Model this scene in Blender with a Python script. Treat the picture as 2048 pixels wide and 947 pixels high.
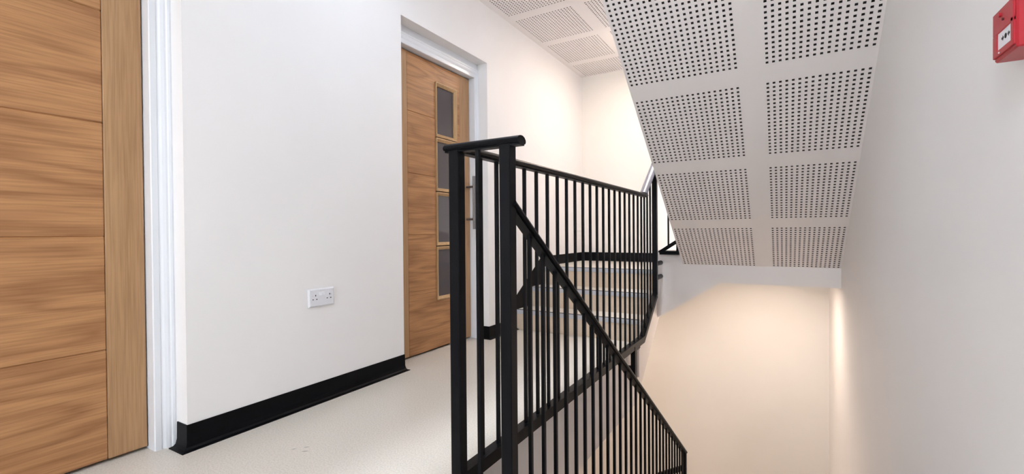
import bpy, math
from mathutils import Vector, Matrix

S = bpy.context.scene
for o in list(bpy.data.objects):
    bpy.data.objects.remove(o)
C = S.collection

# ------------------------------------------------------------------ camera
CAM_H = 0.84
a, b, c = (math.radians(v) for v in (30.4986, -0.5768, -0.4555))
right = Vector((math.cos(a), math.sin(a), 0))
fwd = Vector((-math.sin(a) * math.cos(b), math.cos(a) * math.cos(b), math.sin(b)))
up = Vector((math.sin(a) * math.sin(b), -math.cos(a) * math.sin(b), math.cos(b)))
r2 = right * math.cos(c) + up * math.sin(c)
u2 = up * math.cos(c) - right * math.sin(c)
cd = bpy.data.cameras.new('camera')
cam = bpy.data.objects.new('camera', cd)
C.objects.link(cam)
cam.matrix_world = Matrix(((r2.x, u2.x, -fwd.x, 0), (r2.y, u2.y, -fwd.y, 0), (r2.z, u2.z, -fwd.z, CAM_H), (0, 0, 0, 1)))
cd.sensor_fit = 'HORIZONTAL'
cd.sensor_width = 36
cd.lens = 924.757 / 2048 * 36
cd.clip_start = 0.02
S.camera = cam

# ------------------------------------------------------------------ world, exposure
w = bpy.data.worlds.new('world')
S.world = w
w.use_nodes = True
w.node_tree.nodes['Background'].inputs[0].default_value = (0.90, 0.94, 1, 1)
w.node_tree.nodes['Background'].inputs[1].default_value = 5.0
S.view_settings.view_transform = 'Standard'
S.view_settings.look = 'None'
S.view_settings.gamma = 1
S.view_settings.use_curve_mapping = False
S.view_settings.exposure = 1.15

COOL = (0.84, 0.91, 1.0)
DAYLIGHT = (0.68, 0.83, 1.0)
WARM = (1.0, 0.82, 0.68)
P_LANDING, P_BACK, P_FAR, P_LOWER, P_TOP = 8.5, 37, 21, 26, 190   # lamp diffuser emission strengths


# ------------------------------------------------------------------ materials
def mat(name, col, rough=0.5, metal=0.0, spec=0.5, noise=0.0, scale=8.0, bump=0.0, bscale=200.0):
    m = bpy.data.materials.new(name)
    m.use_nodes = True
    nt = m.node_tree
    p = nt.nodes['Principled BSDF']
    p.inputs['Base Color'].default_value = (*col, 1)
    p.inputs['Roughness'].default_value = rough
    p.inputs['Metallic'].default_value = metal
    p.inputs['Specular IOR Level'].default_value = spec
    tc = nt.nodes.new('ShaderNodeTexCoord')
    if noise:
        n = nt.nodes.new('ShaderNodeTexNoise')
        n.inputs['Scale'].default_value = scale
        n.inputs['Detail'].default_value = 5
        nt.links.new(tc.outputs['Object'], n.inputs['Vector'])
        r = nt.nodes.new('ShaderNodeValToRGB')
        r.color_ramp.elements[0].position = 0.3
        r.color_ramp.elements[1].position = 0.7
        r.color_ramp.elements[0].color = (*[v * (1 - noise) for v in col], 1)
        r.color_ramp.elements[1].color = (*[min(1, v * (1 + noise)) for v in col], 1)
        nt.links.new(n.outputs['Fac'], r.inputs['Fac'])
        nt.links.new(r.outputs['Color'], p.inputs['Base Color'])
    if bump:
        n2 = nt.nodes.new('ShaderNodeTexNoise')
        n2.inputs['Scale'].default_value = bscale
        n2.inputs['Detail'].default_value = 3
        nt.links.new(tc.outputs['Object'], n2.inputs['Vector'])
        bp = nt.nodes.new('ShaderNodeBump')
        bp.inputs['Strength'].default_value = bump
        bp.inputs['Distance'].default_value = 0.001
        nt.links.new(n2.outputs['Fac'], bp.inputs['Height'])
        nt.links.new(bp.outputs['Normal'], p.inputs['Normal'])
    return m


def emit(name, col, strength):
    m = bpy.data.materials.new(name)
    m.use_nodes = True
    nt = m.node_tree
    nt.nodes.clear()
    o = nt.nodes.new('ShaderNodeOutputMaterial')
    e = nt.nodes.new('ShaderNodeEmission')
    e.inputs[0].default_value = (*col, 1)
    e.inputs[1].default_value = strength
    nt.links.new(e.outputs[0], o.inputs[0])
    return m


def oak(name, along, seed=0.0, figure=1.0, light=(0.56, 0.292, 0.130), dark=(0.25, 0.100, 0.038)):
    """oak veneer; grain runs along 'Y' or 'Z', cathedral figure from warped stretched noise bands"""
    m = bpy.data.materials.new(name)
    m.use_nodes = True
    nt = m.node_tree
    L = nt.links.new
    p = nt.nodes['Principled BSDF']
    p.inputs['Roughness'].default_value = 0.42
    p.inputs['Specular IOR Level'].default_value = 0.35
    tc = nt.nodes.new('ShaderNodeTexCoord')
    mp = nt.nodes.new('ShaderNodeMapping')
    mp.inputs['Location'].default_value = (seed, seed * 1.7, seed * 0.6)
    mp.inputs['Scale'].default_value = (1, 0.11, 1) if along == 'Y' else (1, 1, 0.11)
    L(tc.outputs['Object'], mp.inputs['Vector'])
    big = nt.nodes.new('ShaderNodeTexNoise')
    big.inputs['Scale'].default_value = 7.0
    big.inputs['Detail'].default_value = 2.5
    big.inputs['Roughness'].default_value = 0.55
    L(mp.outputs[0], big.inputs['Vector'])
    k = nt.nodes.new('ShaderNodeMath')
    k.operation = 'MULTIPLY'
    k.inputs[1].default_value = 6.5 * figure
    L(big.outputs['Fac'], k.inputs[0])
    fr = nt.nodes.new('ShaderNodeMath')
    fr.operation = 'PINGPONG'
    fr.inputs[1].default_value = 0.5
    L(k.outputs[0], fr.inputs[0])
    fine = nt.nodes.new('ShaderNodeTexNoise')
    fine.inputs['Scale'].default_value = 150.0
    fine.inputs['Detail'].default_value = 4
    mp2 = nt.nodes.new('ShaderNodeMapping')
    mp2.inputs['Scale'].default_value = (1, 0.03, 1) if along == 'Y' else (1, 1, 0.03)
    L(tc.outputs['Object'], mp2.inputs['Vector'])
    L(mp2.outputs[0], fine.inputs['Vector'])
    r1 = nt.nodes.new('ShaderNodeValToRGB')
    r1.color_ramp.elements[0].position = 0.0
    r1.color_ramp.elements[0].color = (*dark, 1)
    r1.color_ramp.elements[1].position = 0.24
    r1.color_ramp.elements[1].color = (*[d + (l - d) * 0.62 for d, l in zip(dark, light)], 1)
    e = r1.color_ramp.elements.new(0.5)
    e.color = (*light, 1)
    L(fr.outputs[0], r1.inputs['Fac'])
    r2_ = nt.nodes.new('ShaderNodeValToRGB')
    r2_.color_ramp.elements[0].position = 0.35
    r2_.color_ramp.elements[0].color = (0.74, 0.70, 0.66, 1)
    r2_.color_ramp.elements[1].position = 0.6
    r2_.color_ramp.elements[1].color = (1.02, 1.02, 1.02, 1)
    L(fine.outputs['Fac'], r2_.inputs['Fac'])
    flat = nt.nodes.new('ShaderNodeMixRGB')
    flat.inputs['Fac'].default_value = 0.50 if figure > 0.5 else 0.22
    flat.inputs[1].default_value = (*[d + (l - d) * 0.72 for d, l in zip(dark, light)], 1)
    L(r1.outputs[0], flat.inputs[2])
    mx = nt.nodes.new('ShaderNodeMixRGB')
    mx.blend_type = 'MULTIPLY'
    mx.inputs['Fac'].default_value = 0.75
    L(flat.outputs[0], mx.inputs[1])
    L(r2_.outputs[0], mx.inputs[2])
    L(mx.outputs[0], p.inputs['Base Color'])
    bp = nt.nodes.new('ShaderNodeBump')
    bp.inputs['Strength'].default_value = 0.12
    bp.inputs['Distance'].default_value = 0.0008
    L(fine.outputs['Fac'], bp.inputs['Height'])
    L(bp.outputs['Normal'], p.inputs['Normal'])
    return m


M = {
    'wall': mat('white emulsion paint', (0.885, 0.862, 0.852), 0.50, spec=0.3, noise=0.012, scale=2.5, bump=0.12, bscale=260),
    'cream': mat('white emulsion with painted warm light', (0.875, 0.835, 0.785), 0.42, spec=0.35, noise=0.012, scale=2.5, bump=0.12, bscale=260),  # same white paint as the walls, warm lamp light mixed into its colour
    'plaster': mat('white plasterboard paint', (0.875, 0.835, 0.82), 0.6, spec=0.3, noise=0.012, scale=3, bump=0.1, bscale=300),
    'fleece': mat('dark acoustic fleece', (0.055, 0.052, 0.052), 0.95, spec=0.1),
    'fleece_pale': mat('grey acoustic fleece', (0.22, 0.21, 0.21), 0.95, spec=0.1),
    'gloss': mat('white gloss joinery paint', (0.80, 0.82, 0.86), 0.28, spec=0.5, bump=0.05, bscale=90),
    'black_vinyl': mat('black vinyl skirting', (0.0035, 0.0035, 0.0045), 0.45, spec=0.10, noise=0.1, scale=20),
    'black_metal': mat('black painted steel', (0.004, 0.0042, 0.0055), 0.36, spec=0.11, noise=0.1, scale=30, bump=0.04, bscale=120),
    'steel': mat('satin grey steel', (0.20, 0.19, 0.195), 0.35, metal=0.85, noise=0.04, scale=60),
    'glare_grey': mat('black paint with painted glare', (0.20, 0.20, 0.23), 0.22, spec=0.7, noise=0.04, scale=60),
    'nosing': mat('grey nosing strip', (0.50, 0.51, 0.55), 0.45, metal=0.25, noise=0.04, scale=60),
    'insert': mat('dark nosing insert', (0.035, 0.037, 0.042), 0.8, noise=0.1, scale=80),
    'riser': mat('beige vinyl riser', (0.64, 0.51, 0.385), 0.5, spec=0.35, noise=0.05, scale=120),
    'concrete': mat('pale concrete stair edge', (0.76, 0.715, 0.69), 0.6, spec=0.25, noise=0.03, scale=4, bump=0.1, bscale=120),
    'pane': mat('dark glass pane', (0.060, 0.053, 0.062), 0.05, spec=0.6),
    'white_plastic': mat('white plastic', (0.80, 0.80, 0.84), 0.3, spec=0.5, noise=0.01, scale=30),
    'slot': mat('dark socket slot', (0.012, 0.012, 0.012), 0.7),
    'red': mat('red plastic', (0.44, 0.013, 0.026), 0.34, spec=0.5, noise=0.04, scale=40, bump=0.05, bscale=300),
    'red_dark': mat('dark red keyhole', (0.10, 0.006, 0.008), 0.5),
    'oak_stile': oak('oak upright grain', 'Z', 3.1, 0.25, (0.52, 0.315, 0.165), (0.38, 0.205, 0.095)),
    'oak_bead': oak('pale oak bead', 'Z', 1.3, 0.25, (0.60, 0.39, 0.20), (0.46, 0.27, 0.12)),
}
def clear_glass():
    m = bpy.data.materials.new('clear window glass')
    m.use_nodes = True
    nt = m.node_tree
    nt.nodes.clear()
    o = nt.nodes.new('ShaderNodeOutputMaterial')
    mx = nt.nodes.new('ShaderNodeMixShader')
    mx.inputs[0].default_value = 0.06
    t = nt.nodes.new('ShaderNodeBsdfTransparent')
    t.inputs[0].default_value = (0.95, 0.97, 0.97, 1)
    g = nt.nodes.new('ShaderNodeBsdfGlossy')
    g.inputs['Roughness'].default_value = 0.02
    nt.links.new(t.outputs[0], mx.inputs[1])
    nt.links.new(g.outputs[0], mx.inputs[2])
    nt.links.new(mx.outputs[0], o.inputs[0])
    return m


M['clear'] = clear_glass()
OAKS = [oak('oak crosswise grain %d' % i, 'Y', s, 1.0) for i, s in enumerate((0.0, 2.3, 4.9, 7.7, 11.2))]


def floor_material():
    m = mat('cream speckled vinyl floor', (0.62, 0.575, 0.505), 0.34, spec=0.4)
    nt = m.node_tree
    L = nt.links.new
    p = nt.nodes['Principled BSDF']
    tc = nt.nodes.new('ShaderNodeTexCoord')
    n = nt.nodes.new('ShaderNodeTexNoise')
    n.inputs['Scale'].default_value = 160
    n.inputs['Detail'].default_value = 3
    L(tc.outputs['Object'], n.inputs['Vector'])
    r = nt.nodes.new('ShaderNodeValToRGB')
    r.color_ramp.elements[0].position = 0.34
    r.color_ramp.elements[0].color = (0.60, 0.55, 0.485, 1)
    r.color_ramp.elements[1].position = 0.62
    r.color_ramp.elements[1].color = (0.73, 0.68, 0.61, 1)
    L(n.outputs['Fac'], r.inputs['Fac'])
    # sparse dark flecks
    v = nt.nodes.new('ShaderNodeTexVoronoi')
    v.inputs['Scale'].default_value = 26
    L(tc.outputs['Object'], v.inputs['Vector'])
    r3 = nt.nodes.new('ShaderNodeValToRGB')
    r3.color_ramp.elements[0].position = 0.035
    r3.color_ramp.elements[0].color = (0.72, 0.72, 0.72, 1)
    r3.color_ramp.elements[1].position = 0.07
    r3.color_ramp.elements[1].color = (1, 1, 1, 1)
    L(v.outputs['Distance'], r3.inputs['Fac'])
    mx = nt.nodes.new('ShaderNodeMixRGB')
    mx.blend_type = 'MULTIPLY'
    mx.inputs['Fac'].default_value = 1
    L(r.outputs[0], mx.inputs[1])
    L(r3.outputs[0], mx.inputs[2])
    last = mx
    # three short scuff marks worn into the vinyl by the door
    for (sx, sy, ang, ln, wd) in SCUFFS:
        mp = nt.nodes.new('ShaderNodeMapping')
        mp.vector_type = 'TEXTURE'
        mp.inputs['Location'].default_value = (sx, sy, 0)
        mp.inputs['Rotation'].default_value = (0, 0, ang)
        mp.inputs['Scale'].default_value = (ln, wd, 1)
        L(tc.outputs['Object'], mp.inputs['Vector'])
        ln_ = nt.nodes.new('ShaderNodeVectorMath')
        ln_.operation = 'LENGTH'
        L(mp.outputs[0], ln_.inputs[0])
        rr = nt.nodes.new('ShaderNodeValToRGB')
        rr.color_ramp.elements[0].position = 0.5
        rr.color_ramp.elements[0].color = (0.50, 0.50, 0.52, 1)
        rr.color_ramp.elements[1].position = 1.0
        rr.color_ramp.elements[1].color = (1, 1, 1, 1)
        L(ln_.outputs['Value'], rr.inputs['Fac'])
        m2 = nt.nodes.new('ShaderNodeMixRGB')
        m2.blend_type = 'MULTIPLY'
        m2.inputs['Fac'].default_value = 1
        L(last.outputs[0], m2.inputs[1])
        L(rr.outputs[0], m2.inputs[2])
        last = m2
    L(last.outputs[0], p.inputs['Base Color'])
    return m


SCUFFS = [(-1.655, 1.115, 0.95, 0.012, 0.004), (-1.625, 1.150, 0.9, 0.014, 0.004), (-1.600, 1.125, 0.7, 0.016, 0.005)]
M['floor'] = floor_material()


# ------------------------------------------------------------------ mesh helpers
class MB:
    def __init__(self):
        self.v, self.f, self.m, self.s = [], [], [], []

    def poly(self, pts, mi=0, smooth=False):
        n = len(self.v)
        self.v += [tuple(p) for p in pts]
        self.f.append(tuple(range(n, n + len(pts))))
        self.m.append(mi)
        self.s.append(smooth)

    def box(self, x0, x1, y0, y1, z0, z1, bev=0.0, mi=0):
        if bev <= 0:
            P = [(x, y, z) for z in (z0, z1) for y in (y0, y1) for x in (x0, x1)]
            n = len(self.v)
            self.v += P
            for q in ((0, 2, 3, 1), (4, 5, 7, 6), (0, 1, 5, 4), (2, 6, 7, 3), (0, 4, 6, 2), (1, 3, 7, 5)):
                self.f.append(tuple(n + i for i in q))
                self.m.append(mi)
                self.s.append(False)
            return self
        # chamfered box: 24 vertices
        lo, hi = (x0, y0, z0), (x1, y1, z1)
        idx = {}
        n = len(self.v)
        for sx in (0, 1):
            for sy in (0, 1):
                for sz in (0, 1):
                    s = (sx, sy, sz)
                    for ax in range(3):
                        p = []
                        for k in range(3):
                            e = hi[k] if s[k] else lo[k]
                            if k != ax:
                                e += -bev if s[k] else bev
                            p.append(e)
                        idx[(s, ax)] = len(self.v)
                        self.v.append(tuple(p))

        def add(q):
            self.f.append(tuple(q))
            self.m.append(mi)
            self.s.append(False)
        for ax in range(3):
            o1, o2 = [k for k in range(3) if k != ax]
            for sd in (0, 1):
                q = []
                for (i, j) in ((0, 0), (1, 0), (1, 1), (0, 1)):
                    s = [0, 0, 0]
                    s[ax] = sd
                    s[o1] = i
                    s[o2] = j
                    q.append(idx[(tuple(s), ax)])
                add(q)
        for ax in range(3):
            o1, o2 = [k for k in range(3) if k != ax]
            for i in (0, 1):
                for j in (0, 1):
                    s0 = [0, 0, 0]
                    s0[o1] = i
                    s0[o2] = j
                    s1 = list(s0)
                    s1[ax] = 1
                    s0, s1 = tuple(s0), tuple(s1)
                    add((idx[(s0, o1)], idx[(s1, o1)], idx[(s1, o2)], idx[(s0, o2)]))
        for sx in (0, 1):
            for sy in (0, 1):
                for sz in (0, 1):
                    s = (sx, sy, sz)
                    add((idx[(s, 0)], idx[(s, 1)], idx[(s, 2)]))
        return self

    def prism(self, pts, axis, lo, hi, mi=0):
        """closed polygon pts (2-D) extruded along axis from lo to hi; 2-D coords are the other two axes in xyz order"""
        def P(p, t):
            q = list(p)
            q.insert(axis, t)
            return tuple(q)
        n = len(self.v)
        k = len(pts)
        self.v += [P(p, lo) for p in pts] + [P(p, hi) for p in pts]
        self.f.append(tuple(range(n, n + k)))
        self.f.append(tuple(range(n + 2 * k - 1, n + k - 1, -1)))
        self.m += [mi, mi]
        self.s += [False, False]
        for i in range(k):
            j = (i + 1) % k
            self.f.append((n + i, n + j, n + k + j, n + k + i))
            self.m.append(mi)
            self.s.append(False)
        return self

    def tube(self, p0, p1, r, seg=14, r1=None, cap=True, mi=0):
        p0, p1 = Vector(p0), Vector(p1)
        r1 = r if r1 is None else r1
        d = (p1 - p0).normalized()
        u = d.orthogonal().normalized()
        v = d.cross(u)
        n = len(self.v)
        for i in range(seg):
            t = 2 * math.pi * i / seg
            e = u * math.cos(t) + v * math.sin(t)
            self.v += [tuple(p0 + e * r), tuple(p1 + e * r1)]
        for i in range(seg):
            j = (i + 1) % seg
            self.f.append((n + 2 * i, n + 2 * j, n + 2 * j + 1, n + 2 * i + 1))
            self.m.append(mi)
            self.s.append(True)
        if cap:
            self.f.append(tuple(n + 2 * i for i in range(seg))[::-1])
            self.f.append(tuple(n + 2 * i + 1 for i in range(seg)))
            self.m += [mi, mi]
            self.s += [False, False]
        return self

    def sweep(self, path, prof, mi=0, smooth=True):
        """prof: (side, normal) offsets; side is horizontal, normal is upward and square to the run"""
        path = [Vector(p) for p in path]
        rings = []
        for i, p in enumerate(path):
            t0 = (path[i] - path[i - 1]).normalized() if i else (path[1] - path[0]).normalized()
            t1 = (path[i + 1] - path[i]).normalized() if i < len(path) - 1 else t0
            t = (t0 + t1).normalized()
            k = 1.0 / max(0.3, t.dot(t0))
            side = t.cross(Vector((0, 0, 1))).normalized()
            nor = side.cross(t).normalized()
            bend_h = abs(t0.cross(t1).z) > 1e-6
            ks, kn = (k, 1) if bend_h else (1, k)
            rings.append([p + side * s_ * ks + nor * n_ * kn for s_, n_ in prof])
        n = len(self.v)
        m = len(prof)
        for r in rings:
            self.v += [tuple(q) for q in r]
        for i in range(len(rings) - 1):
            for j in range(m):
                k = (j + 1) % m
                self.f.append((n + i * m + j, n + i * m + k, n + (i + 1) * m + k, n + (i + 1) * m + j))
                self.m.append(mi)
                self.s.append(smooth)
        self.f.append(tuple(n + j for j in range(m))[::-1])
        self.f.append(tuple(n + (len(rings) - 1) * m + j for j in range(m)))
        self.m += [mi, mi]
        self.s += [False, False]
        return self

    def build(self, name, mats, parent=None, origin=(0, 0, 0)):
        me = bpy.data.meshes.new(name)
        ox, oy, oz = origin
        me.from_pydata([(x - ox, y - oy, z - oz) for x, y, z in self.v], [], self.f)
        for mm in (mats if isinstance(mats, (list, tuple)) else [mats]):
            me.materials.append(mm)
        me.polygons.foreach_set('material_index', self.m)
        me.polygons.foreach_set('use_smooth', self.s)
        import bmesh
        bm = bmesh.new()
        bm.from_mesh(me)
        bmesh.ops.recalc_face_normals(bm, faces=bm.faces)
        bm.to_mesh(me)
        bm.free()
        if any(self.s):
            me.set_sharp_from_angle(angle=math.radians(40))
        me.update()
        o = bpy.data.objects.new(name, me)
        C.objects.link(o)
        if parent is not None:
            o.parent = parent
            pl = parent_world(parent)
            o.location = Vector(origin) - pl
        else:
            o.location = origin
        return o


def parent_world(o):
    p = Vector(o.location)
    while o.parent is not None:
        o = o.parent
        p += Vector(o.location)
    return p


def thing(name, label, cat, loc, group=None, kind=None):
    o = bpy.data.objects.new(name, None)
    C.objects.link(o)
    o.location = loc
    o.empty_display_size = 0.1
    return tag(o, label, cat, group, kind)


def tag(o, label=None, cat=None, group=None, kind=None):
    if label:
        o['label'] = label
    if cat:
        o['category'] = cat
    if group:
        o['group'] = group
    if kind:
        o['kind'] = kind
    return o


def struct(o, label=None, cat=None):
    return tag(o, label, cat, None, 'structure')


def inst(src, name, parent, loc):
    o = bpy.data.objects.new(name, src.data)
    C.objects.link(o)
    o.parent = parent
    o.location = Vector(loc) - parent_world(parent)
    return o


# ------------------------------------------------------------------ key dimensions (metres, landing floor is z = 0)
XL, XR, YF, YB = -2.014, 0.347, 5.04, -4.2       # left wall, right wall, far wall, wall behind
ZC, ZTOP, ZBOT = 2.619, 5.3, -3.05
XE = -0.94                                        # edge of the landing slab along the well
RISE, GOING = 0.1697, 0.2515
YS = (3.4755, 3.7269, 3.979)                      # three risers at the end of the landing
ZQ = 3 * RISE                                     # first quarter landing
YM = 4.0                                          # edge of the middle and upper flights
XF = -0.72                                        # edge of upper / lower flight
ZH = 5 * RISE                                     # second quarter landing
SL = 0.688                                        # pitch of the long flights
SK = 0.097                                        # skirting height
D1 = (-0.045, 0.905)                              # door recesses along the left wall
D2 = (2.103, 3.052)
ZREV = 2.172
XDOOR = -2.161
XARC = -2.100                                     # architrave face

# ------------------------------------------------------------------ room shell
T = 0.35
m = MB()
m.box(XL - T, XL, YB, D1[0], ZBOT, ZTOP)
m.box(XL - T, XL, D1[1], D2[0], ZBOT, ZTOP)
m.box(XL - T, XL, D2[1], YF, ZBOT, ZTOP)
for d in (D1, D2):
    m.box(XL - T, XL, d[0], d[1], ZREV, ZTOP)
    m.box(XL - T, XL, d[0], d[1], ZBOT, -0.42)
struct(m.build('wall_left', M['wall']), 'white painted wall holding both oak doors', 'wall')
struct(MB().box(XL - T, XR + T, YF, YF + 0.2, ZBOT, ZTOP).build('wall_far', M['cream']), 'white end wall behind the stairs, warm light tinted into its paint', 'wall')
struct(MB().box(XR, XR + 0.2, YB, YF, ZBOT, ZTOP).build('wall_right', M['wall']), 'white painted wall carrying the red call point', 'wall')
WX0, WX1, WZ0, WZ1 = -1.85, 0.15, 0.75, 2.35       # window added behind the viewer to brighten the overhead lining
m = MB()
m.box(XL - T, WX0, YB - 0.2, YB, ZBOT, ZTOP)
m.box(WX1, XR + T, YB - 0.2, YB, ZBOT, ZTOP)
m.box(WX0, WX1, YB - 0.2, YB, ZBOT, WZ0)
m.box(WX0, WX1, YB - 0.2, YB, WZ1, ZTOP)
struct(m.build('wall_back', M['wall']), 'white painted wall with an added window at the near end of the landing', 'wall')
wn = thing('added_window_1', 'white framed two-pane window added to light the landing and overhead lining', 'window', (-0.85, YB - 0.1, WZ0), kind='structure')
m = MB()
fw = 0.06
for (p, q, r_, s_) in ((WX0, WX1, WZ0, WZ0 + fw), (WX0, WX1, WZ1 - fw, WZ1), (WX0, WX0 + fw, WZ0, WZ1), (WX1 - fw, WX1, WZ0, WZ1),
                       (-0.85 - fw / 2, -0.85 + fw / 2, WZ0, WZ1)):
    m.box(p, q, YB - 0.14, YB - 0.08, r_, s_)
m.build('frame', M['gloss'], wn)
MB().box(WX0, WX1, YB - 0.1, YB + 0.05, WZ0 - 0.03, WZ0).build('sill', M['gloss'], wn)
for (p, q) in ((WX0 + fw, -0.85 - fw / 2), (-0.85 + fw / 2, WX1 - fw)):
    MB().box(p, q, YB - 0.113, YB - 0.107, WZ0 + fw, WZ1 - fw).build('pane', M['clear'], wn)
struct(MB().box(XL - T, XR + T, YB, YF, ZTOP, ZTOP + 0.2).build('ceiling_upper', M['plaster']), 'plain white ceiling high over the stairwell', 'ceiling')
struct(MB().box(XL - T, XR + T, YB, YF, ZBOT - 0.2, ZBOT).build('floor_lower', M['floor']), 'cream floor at the foot of the stairwell', 'floor')

# landing floor: vinyl surface (with a tongue into the door recesses) over the slab
Y_STEP = 1.20                                     # top riser of the lower flight
m = MB()
m.box(XL, XE, YB, YS[0], -0.02, 0)
m.box(XE, XF, YB, 1.13, -0.02, 0)
m.box(XF, XR, YB, Y_STEP, -0.02, 0)
for d in (D1, D2):
    m.box(XL - T, XL, d[0], d[1], -0.02, 0)
struct(m.build('floor', M['floor']), 'cream speckled vinyl landing floor', 'floor')
m = MB()
m.box(XL, XE, YB, 3.40, -0.42, -0.02)
m.box(XE, XF, YB, 1.13, -0.42, -0.02)
m.box(XF, XR, YB, Y_STEP - 0.02, -0.42, -0.02)
struct(m.build('landing_slab', M['plaster']), 'pale concrete edge of the landing beside the stairwell', 'slab')


# perforated boards: real square holes, fleece behind, sides coloured dark to stand for shade
def perforated(S0, S1, X0, X1, cols, rows, hole, fmap, depth=0.0125):
    mb = MB()
    h = hole / 2
    xs = sorted(cols)
    rs = sorted(rows)
    s = S0
    for rc in rs:
        mb.poly([fmap(X0, s, 0), fmap(X1, s, 0), fmap(X1, rc - h, 0), fmap(X0, rc - h, 0)])
        x = X0
        for xc in xs:
            A, B, s0, s1 = xc - h, xc + h, rc - h, rc + h
            mb.poly([fmap(x, s0, 0), fmap(A, s0, 0), fmap(A, s1, 0), fmap(x, s1, 0)])
            q = [(A, s0), (B, s0), (B, s1), (A, s1)]
            for i in range(4):
                (xa, sa), (xb, sb) = q[i], q[(i + 1) % 4]
                mb.poly([fmap(xa, sa, 0), fmap(xb, sb, 0), fmap(xb, sb, depth), fmap(xa, sa, depth)], 1)
            mb.poly([fmap(u, t, depth) for u, t in q], 1)
            x = B
        mb.poly([fmap(x, rc - h, 0), fmap(X1, rc - h, 0), fmap(X1, rc + h, 0), fmap(x, rc + h, 0)])
        s = rc + h
    mb.poly([fmap(X0, s, 0), fmap(X1, s, 0), fmap(X1, S1, 0), fmap(X0, S1, 0)])
    return mb


PC = 0.02585                                      # hole pitch in the ceiling
ccols = [-1.948 + i * PC for i in range(20)] + [-1.333 + i * PC for i in range(15)]
crows = []
for k in range(-8, 3):
    y0 = 3.410 + 0.6135 * k
    crows += [y0 + i * PC for i in range(20) if YB + 0.05 < y0 + i * PC < YF - 0.03]
m = perforated(YB, YF, XL, XE, ccols, crows, 0.0108, lambda x, s, d: (x, s, ZC + d))
m.box(XL - T, XE, YB, YF, ZC + 0.014, 3.05)
m.box(XE, XR, YB, 0.97, ZC, 3.05)
m.poly([(XE, YB, ZC), (XE, YF, ZC), (XE, YF, ZC + 0.014), (XE, YB, ZC + 0.014)])
m.box(XE, XR, YM, YF, ZC, 3.05)
struct(m.build('ceiling', [M['plaster'], M['fleece_pale']]), 'white acoustic ceiling with blocks of small square holes', 'ceiling')

# ------------------------------------------------------------------ skirtings
def skirting(name, runs, label):
    """runs: list of (p, q, outward normal) in plan; coved black vinyl with a toe lying on the floor"""
    mb = MB()
    t, toe = 0.004, 0.034
    for (x0, y0), (x1, y1), (nx, ny), z, e0, e1 in runs:
        dx, dy = x1 - x0, y1 - y0
        ln = math.hypot(dx, dy)
        dx, dy = dx / ln, dy / ln
        prof = [(0, SK), (t, SK), (t + 0.001, 0.030), (0.010, 0.012), (0.018, 0.005), (toe, 0.0025), (toe, 0), (0, 0)]
        A, B = [], []
        for n_, zz in prof:
            A.append((x0 + nx * n_ - dx * e0 * n_, y0 + ny * n_ - dy * e0 * n_, z + zz))
            B.append((x1 + nx * n_ + dx * e1 * n_, y1 + ny * n_ + dy * e1 * n_, z + zz))
        k = len(prof)
        for i in range(k - 1):
            mb.poly([A[i], A[i + 1], B[i + 1], B[i]])
        mb.poly(A)
        mb.poly(B)
    return struct(mb.build(name, M['black_vinyl']), label, 'skirting')


skirting('baseboard_left', [((XL, D1[1]), (XL, D2[0]), (1, 0), 0, 1, 0.5),
                            ((XARC + 0.012, D1[1]), (XL, D1[1]), (0, -1), 0, 0, 1)],
         'black coved vinyl skirting below the white socket')
skirting('baseboard_left', [((XL, D2[1]), (XL, YS[0]), (1, 0), 0, 1, 0),
                            ((XARC + 0.012, D2[1]), (XL, D2[1]), (0, -1), 0, 0, 1)],
         'short black vinyl skirting between glazed oak door and steps')
skirting('baseboard_left', [((XL, YB), (XL, D1[0]), (1, 0), 0, 0, 1)], 'black vinyl skirting before the plain oak door')
# raked skirting beside the three steps, then the quarter landing
m = MB()
rk = lambda y: 0.289 + 0.645 * (y - 3.484)
ytop = 3.484 + (ZQ + SK - 0.289) / 0.645
pts = [(YS[0] - 0.02, 0.0), (YS[0], RISE), (YS[1], RISE), (YS[1], 2 * RISE), (YS[2], 2 * RISE), (YS[2], ZQ), (YF, ZQ),
       (YF, ZQ + SK), (ytop, ZQ + SK), (YS[0] - 0.02, rk(YS[0] - 0.02))]
m.prism(pts, 0, XL, XL + 0.005)
struct(m.build('trim_1', M['black_vinyl']), 'black stepped skirting climbing the white wall beside the steps', 'skirting')
skirting('baseboard_far', [((XL, YF), (-0.70, YF), (0, -1), ZQ, 0, 0)], 'black skirting along the end wall on the quarter landing')


# ------------------------------------------------------------------ doors
def architrave_profile():
    # (distance from door opening, X height above recess back)
    return [(0.0, -0.02), (0.0, 0.030), (0.003, 0.033), (0.022, 0.034), (0.025, 0.032), (0.029, 0.033), (0.036, 0.037), (0.046, 0.040),
            (0.053, 0.040), (0.057, 0.043), (0.064, 0.044), (0.070, 0.042), (0.070, 0.0)]


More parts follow.
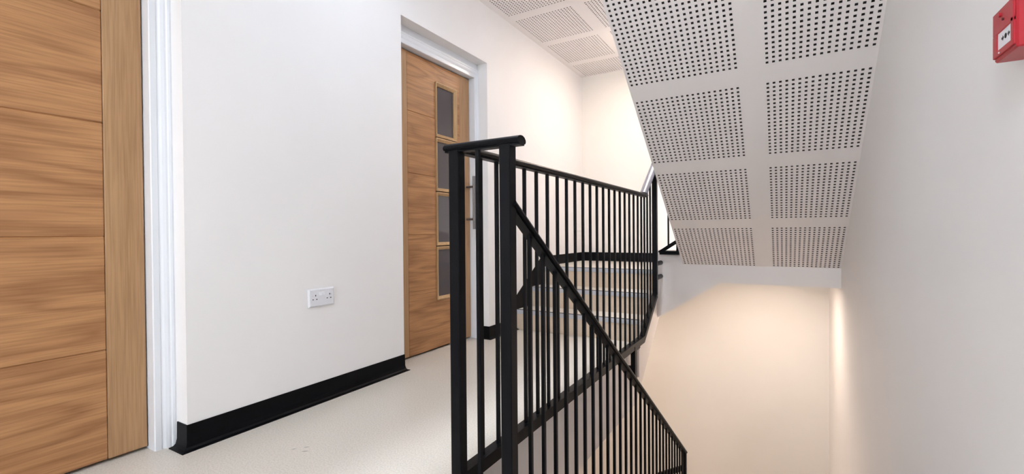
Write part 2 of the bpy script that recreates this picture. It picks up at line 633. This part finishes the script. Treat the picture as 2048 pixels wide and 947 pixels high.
def architrave(name, d, y0, y1, ztop, label):
    """moulded white frame round the opening y0..y1, mitred at the top corners"""
    mb = MB()
    xb = XARC - 0.040
    pr = architrave_profile()
    wl, wr, wt = (y0 - d[0]) / 0.070, (d[1] - y1) / 0.070, (ZREV - ztop) / 0.070
    ws = min(wl, wr)
    for i in range(len(pr) - 1):
        (u0, h0), (u1, h1) = pr[i], pr[i + 1]
        for sgn, yy, wy in ((-1, y0, wl), (1, y1, wr)):
            mb.poly([(xb + h0, yy + sgn * u0 * wy, 0), (xb + h1, yy + sgn * u1 * wy, 0),
                     (xb + h1, yy + sgn * u1 * wy, ztop + u1 * ARC_T), (xb + h0, yy + sgn * u0 * wy, ztop + u0 * ARC_T)])
        mb.poly([(xb + h0, y0 - u0 * wl, ztop + u0 * ARC_T), (xb + h1, y0 - u1 * wl, ztop + u1 * ARC_T),
                 (xb + h1, y1 + u1 * wr, ztop + u1 * ARC_T), (xb + h0, y1 + u0 * wr, ztop + u0 * ARC_T)])
    # door lining and stop behind the moulding
    mb.box(XL - T, xb + 0.010, d[0], y0 - 0.0015, 0, ztop)
    mb.box(XL - T, xb + 0.010, y1 + 0.0015, d[1], 0, ztop)
    mb.box(XL - T, xb + 0.010, d[0], d[1], ztop + 0.0015, ZREV)
    mb.box(xb + 0.002, XARC - 0.006, d[0], d[1], ztop + 0.070 * ARC_T, ZREV)
    return struct(mb.build(name, M['gloss']), label, 'door frame')


ARC_T = 1.0


def make_door(name, y0, y1, ys_l, ys_r, grooves, glaz, label, loc, handle=False):
    t0, t1 = XDOOR - 0.044, XDOOR
    z0, z1 = 0.012, 2.056
    root = thing(name, label, 'door', loc, kind='structure')
    for (p, q) in ((y0, ys_l), (ys_r, y1)):
        MB().box(t0, t1, p + 0.0005, q - 0.0005, z0, z1, 0.0015).build('stile', M['oak_stile'], root)
    zs = [z0] + list(grooves) + [z1]
    gb = 0.0045
    for i in range(len(zs) - 1):
        p, q = zs[i], zs[i + 1]
        mb = MB()
        if not glaz:
            mb.box(t0, t1, ys_l, ys_r, p, q, 0.004)
        else:
            ga, gc, lo, hi = glaz['y0'], glaz['y1'], glaz['z0'], glaz['z1']
            mb.box(t0, t1, ys_l, ga, p, q, 0.004)
            mb.box(t0, t1 - 0.0005, gc, ys_r, p, q, 0.0)
            if p < lo:
                mb.box(t0, t1 - 0.0005, ga - 0.003, gc, p + 0.003, min(q, lo), 0.0)
            if q > hi:
                mb.box(t0, t1 - 0.0005, ga - 0.003, gc, max(p, hi), q - 0.003, 0.0)
        mb.build('panel', OAKS[i % len(OAKS)], root)
    if glaz:
        ga, gc = glaz['y0'], glaz['y1']
        bw = 0.024
        for (p, q) in glaz['lights']:
            fr = MB()
            # mitred bevelled bead, proud of the leaf
            for (A, B) in (((ga, p), (gc, p)), ((gc, p), (gc, q)), ((gc, q), (ga, q)), ((ga, q), (ga, p))):
                cy, cz = (ga + gc) / 2, (p + q) / 2
                ins = lambda P: (P[0] + (bw if P[0] < cy else -bw), P[1] + (bw if P[1] < cz else -bw))
                mid = lambda P: (P[0] + (0.007 if P[0] < cy else -0.007), P[1] + (0.007 if P[1] < cz else -0.007))
                a_, b_ = ins(A), ins(B)
                am, bmm = mid(A), mid(B)
                X = t1
                fr.poly([(X - 0.01, *A), (X - 0.01, *B), (X + 0.010, *B), (X + 0.010, *A)])
                fr.poly([(X + 0.010, *A), (X + 0.010, *B), (X + 0.011, *bmm), (X + 0.011, *am)])
                fr.poly([(X + 0.011, *am), (X + 0.011, *bmm), (X - 0.004, *b_), (X - 0.004, *a_)])
                fr.poly([(X - 0.004, *a_), (X - 0.004, *b_), (X - 0.018, *b_), (X - 0.018, *a_)])
            bead = fr.build('glazing_bead', M['oak_bead'], root)
            MB().box(t1 - 0.022, t1 - 0.014, ga + 0.004, gc - 0.004, p + 0.004, q - 0.004).build('pane', M['pane'], bead)
    if handle:
        hy, hx = 2.968, XDOOR + 0.071
        h = MB().tube((hx, hy, 0.867), (hx, hy, 1.281), 0.0105, 16).build('pull_handle', M['steel'], root)
        h['label'] = 'brushed steel bar handle'
        for z in (0.945, 1.199):
            MB().tube((XDOOR - 0.001, hy, z), (hx, hy, z), 0.0085, 12).build('standoff', M['steel'], h)
    return root


G1 = (0.4166, 0.8365, 1.2533, 1.665)
make_door('door_1', 0.018, 0.830, 0.118, 0.708, G1, None, 'plain oak door with grooved horizontal panels before the socket', (XDOOR, 0.42, 0))
G2 = (0.417, 0.828, 1.243, 1.660)
make_door('door_2', 2.187, 3.010, 2.307, 2.883, G2,
          dict(y0=2.596, y1=2.843, z0=0.356, z1=1.926, lights=[(1.533, 1.926), (1.142, 1.526), (0.749, 1.135), (0.356, 0.742)]),
          'oak door with four small dark glass lights and steel pull handle', (XDOOR, 2.6, 0), handle=True)
architrave('trim_2', D1, 0.015, 0.833, 2.060, 'white moulded architrave round the plain oak door')
architrave('trim_3', D2, 2.184, 3.013, 2.060, 'white moulded architrave round the glazed oak door')
m = MB()
for d in (D1, D2):
    m.box(XL - T - 0.02, XL - T + 0.0, d[0], d[1], -0.02, ZREV)
struct(m.build('door_backing', M['slot']), 'dark space behind the doors', 'backing')

# ------------------------------------------------------------------ stairs: three steps at the end of the landing
st = thing('stair_flight', 'three cream steps with grey nosings rising from the landing', 'stairs', (-1.48, YS[0], 0))
NT = 0.034
for i, y in enumerate(YS):
    z = (i + 1) * RISE
    y1 = YS[i + 1] if i < 2 else YF
    xe = XE if i < 2 else -0.935
    MB().box(XL, XE, y, y + 0.03, z - RISE, z - NT).build('riser', M['riser'], st)
    MB().box(XL, xe, y + 0.004, y1 + 0.01, z - 0.03, z).build('tread', M['floor'], st)
    no = MB().box(XL, XE, y - 0.006, y + 0.012, z - NT, z + 0.001, 0.0012).build('nosing', M['nosing'], st)
    MB().box(XL + 0.002, XE - 0.002, y - 0.003, y + 0.014, z - 0.002, z + 0.0042).build('insert_strip', M['insert'], no)
# sloping concrete side and soffit below the steps, and the quarter landing slab
zs = lambda y: -0.42 + 0.70 * (y - 3.40)
pts = [(3.40, -0.42), (3.40, -0.02), (YS[0] + 0.01, -0.02), (YS[0] + 0.01, RISE - 0.03), (YS[1] + 0.01, RISE - 0.03), (YS[1] + 0.01, 2 * RISE - 0.03),
       (YS[2] + 0.01, 2 * RISE - 0.03), (YS[2] + 0.01, ZQ - 0.03), (YF, ZQ - 0.03), (YF, 0.09), (4.13, 0.09)]
MB().prism(pts, 0, XL, XE - 0.004).build('concrete_body', M['concrete'], st)
pts = [(YS[0] - 0.06, -0.05), (YS[0] - 0.01, 0.02), (YS[0] - 0.006, RISE + 0.001), (YS[1] - 0.006, RISE + 0.001), (YS[1] - 0.006, 2 * RISE + 0.001),
       (YS[2] - 0.006, 2 * RISE + 0.001), (YS[2] - 0.006, ZQ), (YM, ZQ), (YM, 0.07), (3.52, -0.215), (YS[0] - 0.06, -0.24)]
MB().prism(pts, 0, XE - 0.004, XE + 0.012).build('string_board', M['concrete'], st)

# middle flight: two risers up to the second quarter landing, fascia faces the stairwell
ms = thing('stair_flight', 'short white-sided flight and beam between the quarter landings', 'stairs', (-0.3, 4.5, 0.42))
pts = [(XE, 0.10), (XE, ZQ), (XE, ZQ + RISE), (XF + 0.01, ZQ + RISE), (XF + 0.01, ZH), (XR, ZH), (XR, 0.425), (-0.436, 0.425)]
MB().prism(pts, 1, YM, YF).build('concrete_body', M['plaster'], ms)

# upper flight, its underside lined with perforated board
us = thing('stair_flight', 'long flight overhead with perforated white lining underneath', 'stairs', (-0.2, YM, ZH))
ZS0 = 0.566
top = [(YM, ZS0 + 0.02), (YM, ZH + RISE)]
N_UP = 13
for i in range(N_UP):
    y = YM - i * GOING
    top += [(y, ZH + i * RISE + (RISE if i else RISE)), (y - GOING, ZH + (i + 1) * RISE)] if i < N_UP - 1 else [(y, ZH + (i + 1) * RISE)]
yend = YM - (N_UP - 1) * GOING
top = [(YM, ZS0 + 0.02)]
for i in range(N_UP):
    y = YM - i * GOING
    top += [(y, ZH + (i + 1) * RISE), (y - (GOING if i < N_UP - 1 else 0.02), ZH + (i + 1) * RISE)]
top += [(yend - 0.02, ZS0 + 0.02 + SL * (YM - yend + 0.02))]
MB().prism(top, 0, XF, XR).build('concrete_body', M['plaster'], us)
cs = 1 / math.sqrt(1 + SL * SL)
PSX, PSY = 0.02645, 0.02128
scols = [-0.702 + i * PSX for i in range(20)] + [-0.068 + i * PSX for i in range(16)]
srows = []
for k in range(6):
    y0 = 3.987 - 0.5065 * k
    srows += [-(y0 - i * PSY) for i in range(20)]
srows = [s / cs for s in srows]


def smap(x, s, d):
    y = -s * cs
    z = ZS0 + SL * (YM - y)
    return (x, y + d * SL * cs, z + d * cs)


m = perforated(-YM / cs, -0.99 / cs, XF - 0.002, XR, scols, srows, 0.0112, smap)
m.poly([smap(XF - 0.002, -YM / cs, 0), smap(XF - 0.002, -0.99 / cs, 0), smap(XF - 0.002, -0.99 / cs, 0.03), smap(XF - 0.002, -YM / cs, 0.03)])
li = m.build('perforated_lining', [M['plaster'], M['fleece']], us)
li['label'] = 'white board with blocks of small square holes'

# lower flight going down beside the right wall
ls = thing('stair_flight', 'long flight going down beside the white wall below the landing', 'stairs', (-0.2, Y_STEP, -0.2))
N_LO = 12
pts = [(Y_STEP, 0.0)]
for i in range(N_LO):
    y = Y_STEP + i * GOING
    pts += [(y, -i * RISE), (y, -(i + 1) * RISE)]
ylast = Y_STEP + (N_LO - 1) * GOING
pts += [(YF, -N_LO * RISE), (YF, -N_LO * RISE - 0.3), (ylast, -N_LO * RISE - 0.3), (Y_STEP, -0.42)]
pts = pts[1:]
pts[0] = (Y_STEP, -0.02)
MB().prism(pts, 0, XF + 0.02, XR).build('concrete_body', M['floor'], ls)
for i in range(1, N_LO):
    y = Y_STEP + (i - 1) * GOING
    MB().box(XF + 0.02, XR, y + GOING - 0.03, y + GOING + 0.006, -i * RISE - 0.03, -i * RISE + 0.002).build('nosing', M['nosing'], ls)

# ------------------------------------------------------------------ balustrades
CAPP = [(-0.025, 0.000), (-0.026, -0.006), (-0.022, -0.012), (-0.016, -0.012), (-0.016, -0.0175), (0.016, -0.0175), (0.016, -0.012), (0.022, -0.012), (0.026, -0.006), (0.025, 0.0),
        (0.018, 0.007), (0.009, 0.0105), (0.0, 0.0115), (-0.009, 0.0105), (-0.018, 0.007)]
CAPP = [(s_, n_ - 0.0115) for s_, n_ in CAPP]      # top of the rail on the path
XB, PS, BS = -0.90, 0.0188, 0.006                  # rail line, half post, half baluster
YP, X2 = 1.184, -0.711
ZR, ZR2 = 1.125, 0.0735
bk = M['black_metal']


def lugs(parent, p0, dirv, ln, r=0.019):
    d = Vector(dirv)
    mb = MB().tube(p0, Vector(p0) + d * ln, r, 16)
    mb.build('fixing_lug', bk, parent)


lb = thing('landing_balustrade', 'black steel balustrade along the landing edge by the glazed door', 'balustrade', (XB, YP, -0.3))
YK = 3.455                                         # rails turn up here
Y3 = 3.80
lp = SL
MB().box(XB - PS, XB + PS, YP - PS, YP + PS, -0.30, ZR - 0.012, 0.002).build('post', bk, lb)
MB().box(XB - PS, XB + PS, Y3 - PS, Y3 + PS, 0.335, ZR + lp * (Y3 - YK) + 0.05, 0.002).build('post', bk, lb)
# short cap rail across the two near posts
MB().sweep([(-0.935, YP, ZR - 0.001), (-0.662, YP, ZR - 0.001)], CAPP).build('cap_rail', bk, lb)
MB().sweep([(XB, YP + 0.01, ZR - 0.0015), (XB, YK + 0.045, ZR - 0.0015)], CAPP).build('handrail', bk, lb)
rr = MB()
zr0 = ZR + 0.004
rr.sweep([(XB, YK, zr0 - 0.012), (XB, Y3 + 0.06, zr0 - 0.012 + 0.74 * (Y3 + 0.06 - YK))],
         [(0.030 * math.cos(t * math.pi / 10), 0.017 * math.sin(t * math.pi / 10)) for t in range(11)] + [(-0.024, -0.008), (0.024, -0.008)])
o = rr.build('rising_handrail', M['glare_grey'], lb)  # the rail is black; its glare is put into the grey colour
o['label'] = 'black rising handrail with its glare painted in as grey'
# bottom rail: channel with a lower lip
BR = [(-0.020, -0.022), (-0.020, 0.0), (0.020, 0.0), (0.020, -0.022), (0.015, -0.0225), (0.015, -0.050), (-0.010, -0.050), (-0.010, -0.022)]
YKB = 3.40
MB().sweep([(XB, YP, ZR2), (XB, YKB, ZR2), (XB, Y3, ZR2 + lp * (Y3 - YKB))], BR, smooth=False).build('bottom_rail', bk, lb)
# stub post under the rail, lugged to the slab
MB().box(XB - 0.013, XB + PS, 3.145, 3.145 + 0.05, -0.22, ZR2 - 0.02, 0.002).build('stub_post', bk, lb)
lugs(lb, (XB, 3.16, -0.10), (-1, 0, 0), 0.045, 0.014)
lugs(lb, (XB, 3.19, 0.018), (0, 1, 0), 0.10, 0.016)
for z in (0.46, 0.575):
    lugs(lb, (XB, Y3, z), (0, 1, 0), 0.205, 0.019)
for z in (-0.06, -0.2):
    lugs(lb, (XB, YP, z), (-1, 0, 0), 0.045, 0.014)
pb = MB().box(-BS, BS, -BS, BS, 0, ZR - 0.022 - ZR2 + 0.004).build('baluster', bk, lb)
ys = [1.205 + 0.1055 + 0.1042 * i for i in range(22)]
BY = [1.42 + 0.1042 * (i - 1) for i in range(0, 20)]
first = True
for y in BY:
    if first:
        pb.location = Vector((XB, y, ZR2 - 0.002)) - parent_world(lb)
        first = False
    else:
        inst(pb, 'baluster', lb, (XB, y, ZR2 - 0.002))
inst(pb, 'baluster', lb, (-0.818, YP, ZR2 - 0.002))
for y in (3.39, 3.475, 3.56, 3.65):
    inst(pb, 'baluster', lb, (XB, y, ZR2 + lp * max(0, y - YKB) - 0.014))
MB().sweep([(XB, YP, -0.03), (X2, YP, -0.03)], BR, smooth=False).build('cross_rail', bk, lb)

# lower flight balustrade
fb = thing('stair_balustrade', 'black steel balustrade sloping down with the lower flight', 'balustrade', (X2, YP, -0.3))
MB().box(X2 - PS, X2 + PS, YP - PS, YP + PS, -0.30, ZR - 0.012, 0.002).build('post', bk, fb)
YE = 3.955
zrl = lambda y: 0.914 - 0.685 * (y - 1.242)
MB().sweep([(X2, YP + PS - 0.004, zrl(YP + PS)), (X2, YE + 0.02, zrl(YE + 0.02))], CAPP).build('handrail', bk, fb)
lowz = 0.86
MB().sweep([(X2, YP, zrl(YP) - lowz), (X2, YE, zrl(YE) - lowz)], [(s_, n_) for s_, n_ in BR], smooth=False).build('bottom_rail', bk, fb)
MB().box(X2 - PS, X2 + PS, YE - PS, YE + PS, zrl(YE) - 1.25, zrl(YE) - 0.015, 0.002).build('post', bk, fb)
lbm = None
y = 1.318
while y < YE - 0.06:
    z = zrl(y) - lowz - 0.004
    if lbm is None:
        lbm = MB().box(-BS, BS, -BS, BS, 0, lowz - 0.022).build('baluster', bk, fb)
        lbm.location = Vector((X2, y, z)) - parent_world(fb)
    else:
        inst(lbm, 'baluster', fb, (X2, y, z))
    y += 0.0945
# return rail of the lower short flight
MB().sweep([(X2, YE, -1.072), (-0.94, YE, -1.205)], [(s_ * 0.6, n_ * 0.8) for s_, n_ in BR], smooth=False).build('return_rail', bk, fb)
for z in (-0.06, -0.2):
    lugs(fb, (X2, YP, z), (0, -1, 0), 0.055, 0.014)

# upper flight balustrade
ub = thing('upper_balustrade', 'black steel balustrade rising with the flight overhead', 'balustrade', (-0.76, 3.95, 0.66))
YU = 3.965
MB().sweep([(XB - 0.01, YU, 0.672), (-0.75, YU, 0.778)], [(s_ * 0.8, n_ * 0.55) for s_, n_ in BR], smooth=False).build('bottom_rail', bk, ub)
MB().box(XB, -0.745, YU - 0.012, YU + 0.038, 0.645, 0.674, 0.002).build('edge_bar', bk, ub)
MB().box(-0.829 - BS, -0.829 + BS, YU - BS, YU + BS, 0.70, 1.72).build('baluster', bk, ub)
XU = -0.745
zu = lambda y: 0.80 + SL * (YU - y)
MB().box(XU - PS, XU + PS, YU - PS, YU + PS, 0.66, 1.80, 0.002).build('post', bk, ub)
MB().box(XU - PS, XU + PS, 1.0 - PS, 1.0 + PS, zu(1.0) - 0.2, zu(1.0) + 1.05, 0.002).build('post', bk, ub)
MB().sweep([(XU, YU, zu(YU) + 0.16), (XU, 1.0, zu(1.0) + 0.16)], BR, smooth=False).build('bottom_rail', bk, ub)
MB().sweep([(XU, YU, zu(YU) + 1.0), (XU, 1.0, zu(1.0) + 1.0)], CAPP).build('handrail', bk, ub)
y = YU - 0.1
up_b = None
while y > 1.08:
    z = zu(y) + 0.157
    if up_b is None:
        up_b = MB().box(-BS, BS, -BS, BS, 0, 0.822).build('baluster', bk, ub)
        up_b.location = Vector((XU, y, z)) - parent_world(ub)
    else:
        inst(up_b, 'baluster', ub, (XU, y, z))
    y -= 0.1

# ------------------------------------------------------------------ double socket on the left wall
sk = thing('double_socket', 'white double power socket on the wall between the doors', 'socket', (XL, 1.515, 0.478))
y0, y1, z0, z1 = 1.441, 1.589, 0.477, 0.567
m = MB()
# plate with sloped edges
inn = 0.006
A = [(y0, z0), (y1, z0), (y1, z1), (y0, z1)]
B = [(y0 + inn, z0 + inn), (y1 - inn, z0 + inn), (y1 - inn, z1 - inn), (y0 + inn, z1 - inn)]
for i in range(4):
    j = (i + 1) % 4
    m.poly([(XL, *A[i]), (XL, *A[j]), (XL + 0.006, *A[j]), (XL + 0.006, *A[i])])
    m.poly([(XL + 0.006, *A[i]), (XL + 0.006, *A[j]), (XL + 0.0105, *B[j]), (XL + 0.0105, *B[i])])
m.poly([(XL + 0.0105, *q) for q in B])
m.build('face_plate', M['white_plastic'], sk)
xs_ = XL + 0.0105
for y in (1.509, 1.523):
    m = MB()
    m.prism([(xs_ - 0.001, 0.534), (xs_ + 0.0055, 0.533), (xs_ + 0.0015, 0.551), (xs_ - 0.001, 0.551)], 1, y - 0.0058, y + 0.0058)
    m.build('rocker_switch', M['white_plastic'], sk)
for yc in (1.474, 1.556):
    # one earth slot above and live / neutral slots below, plus the shutter mark
    for dy, dz, hy, hz in ((0.004, 0.007, 0.0022, 0.004), (-0.0105, -0.012, 0.0034, 0.0022), (0.0105, -0.012, 0.0034, 0.0022)):
        MB().box(xs_ - 0.001, xs_ + 0.0006, yc + dy - hy, yc + dy + hy, 0.527 + dz - hz, 0.527 + dz + hz).build('pin_slot', M['slot'], sk)

for yc, sg in ((1.474, -1), (1.556, 1)):
    MB().box(xs_ - 0.001, xs_ + 0.0006, yc + sg * 0.013 - 0.0015, yc + sg * 0.013 + 0.0015, 0.531, 0.5345).build('screw_slot', M['nosing'], sk)

# ------------------------------------------------------------------ red call point on the right wall
cp = thing('fire_call_point', 'red fire alarm call point box on the white wall', 'call point', (XR, 1.06, 1.123))
xf, cy0, cy1, cz0, cz1 = 0.3115, 1.020, 1.108, 1.122, 1.206
m = MB()
m.box(xf, XR + 0.001, cy0, cy1, cz0, cz1, 0.0025)
m.build('box', M['red'], cp)
m = MB()
# raised lower surround framing the plate
m.box(xf - 0.003, xf + 0.001, cy0 + 0.004, cy1 - 0.002, 1.128, 1.138, 0.001)
m.box(xf - 0.003, xf + 0.001, cy0 + 0.004, 1.034, 1.136, 1.172, 0.001)
m.box(xf - 0.003, xf + 0.001, 1.088, cy1 - 0.002, 1.136, 1.166, 0.001)
m.box(xf - 0.003, xf + 0.001, cy0 + 0.004, cy1 - 0.002, 1.165, 1.203, 0.0012)
m.build('surround', M['red'], cp)
pl = MB().box(xf - 0.0015, xf + 0.002, 1.032, 1.089, 1.137, 1.166).build('press_plate', M['white_plastic'], cp)
yc, zc = 1.0565, 1.1525
m = MB()
m.tube((xf - 0.0010, yc, zc), (xf - 0.0019, yc, zc), 0.0042, 16)
m.build('dot_mark', M['slot'], pl)
for sgn in (-1, 1):
    m = MB()
    q = [(yc + sgn * 0.0075, zc), (yc + sgn * 0.0115, zc + 0.0042), (yc + sgn * 0.0115, zc + 0.0018), (yc + sgn * 0.016, zc + 0.0018),
         (yc + sgn * 0.016, zc - 0.0018), (yc + sgn * 0.0115, zc - 0.0018), (yc + sgn * 0.0115, zc - 0.0042)]
    m.prism(q, 0, xf - 0.0019, xf - 0.0010)
    m.build('arrow_mark', M['slot'], pl)
MB().tube((xf - 0.0052, 1.060, 1.181), (xf - 0.002, 1.060, 1.181), 0.0022, 12).build('key_hole', M['red_dark'], cp)
MB().tube((xf - 0.0058, 1.072, 1.192), (xf - 0.002, 1.072, 1.192), 0.0035, 14).build('screw_cap', M['red'], cp)
MB().tube((xf - 0.0040, 1.078, 1.132), (xf - 0.001, 1.078, 1.132), 0.0015, 10).build('test_pin', M['white_plastic'], cp)

# ------------------------------------------------------------------ ceiling lights
def round_light(name, label, x, y, z, r, col, power, h=0.05, group=None):
    root = thing(name, label, 'light', (x, y, z), group)
    seg = 32
    body = MB()
    body.tube((x, y, z + 0.001), (x, y, z - h * 0.55), r, seg)
    body.build('housing', M['white_plastic'], root)
    d = MB()
    d.tube((x, y, z - h * 0.55), (x, y, z - h), r * 0.93, seg, r * 0.80)
    d.build('diffuser', emit(name + ' diffuser glow', col, power), root)
    return root


round_light('ceiling_light', 'round white ceiling light over the landing before the glazed door', -1.30, 1.65, ZC, 0.20, DAYLIGHT, P_LANDING)
for yb, lab in ((-0.9, 'round white ceiling light between the stairhead and the added window'), (-2.9, 'round white ceiling light added to lift the ambient by the added window')):
    round_light('ceiling_light', lab, -0.4, yb, ZC, 0.20, COOL, P_BACK, group='near landing ceiling lights')  # the farther of the two is an added, unseen lamp lifting the ambient
round_light('ceiling_light', 'round white ceiling light over the three steps beside the overhead flight', -1.10, 4.22, ZC, 0.20, WARM, P_FAR)
round_light('ceiling_light', 'flush round light under the beam above the lower stairs', -0.2, 4.20, 0.425, 0.15, WARM, P_LOWER, h=0.004)
round_light('ceiling_light', 'flush round light under the quarter landing by the end wall', -1.50, 4.35, 0.09, 0.16, WARM, P_LOWER * 0.45, h=0.02)
round_light('ceiling_light', 'round white light added under the landing slab for bounce', -1.45, 1.65, -0.42, 0.20, WARM, P_LOWER * 1.6)  # added lamp out of view, raises bounce light on the slab edge
round_light('ceiling_light', 'round white light on the high ceiling over the stairwell', -0.56, 1.6, ZTOP, 0.25, COOL, P_TOP)
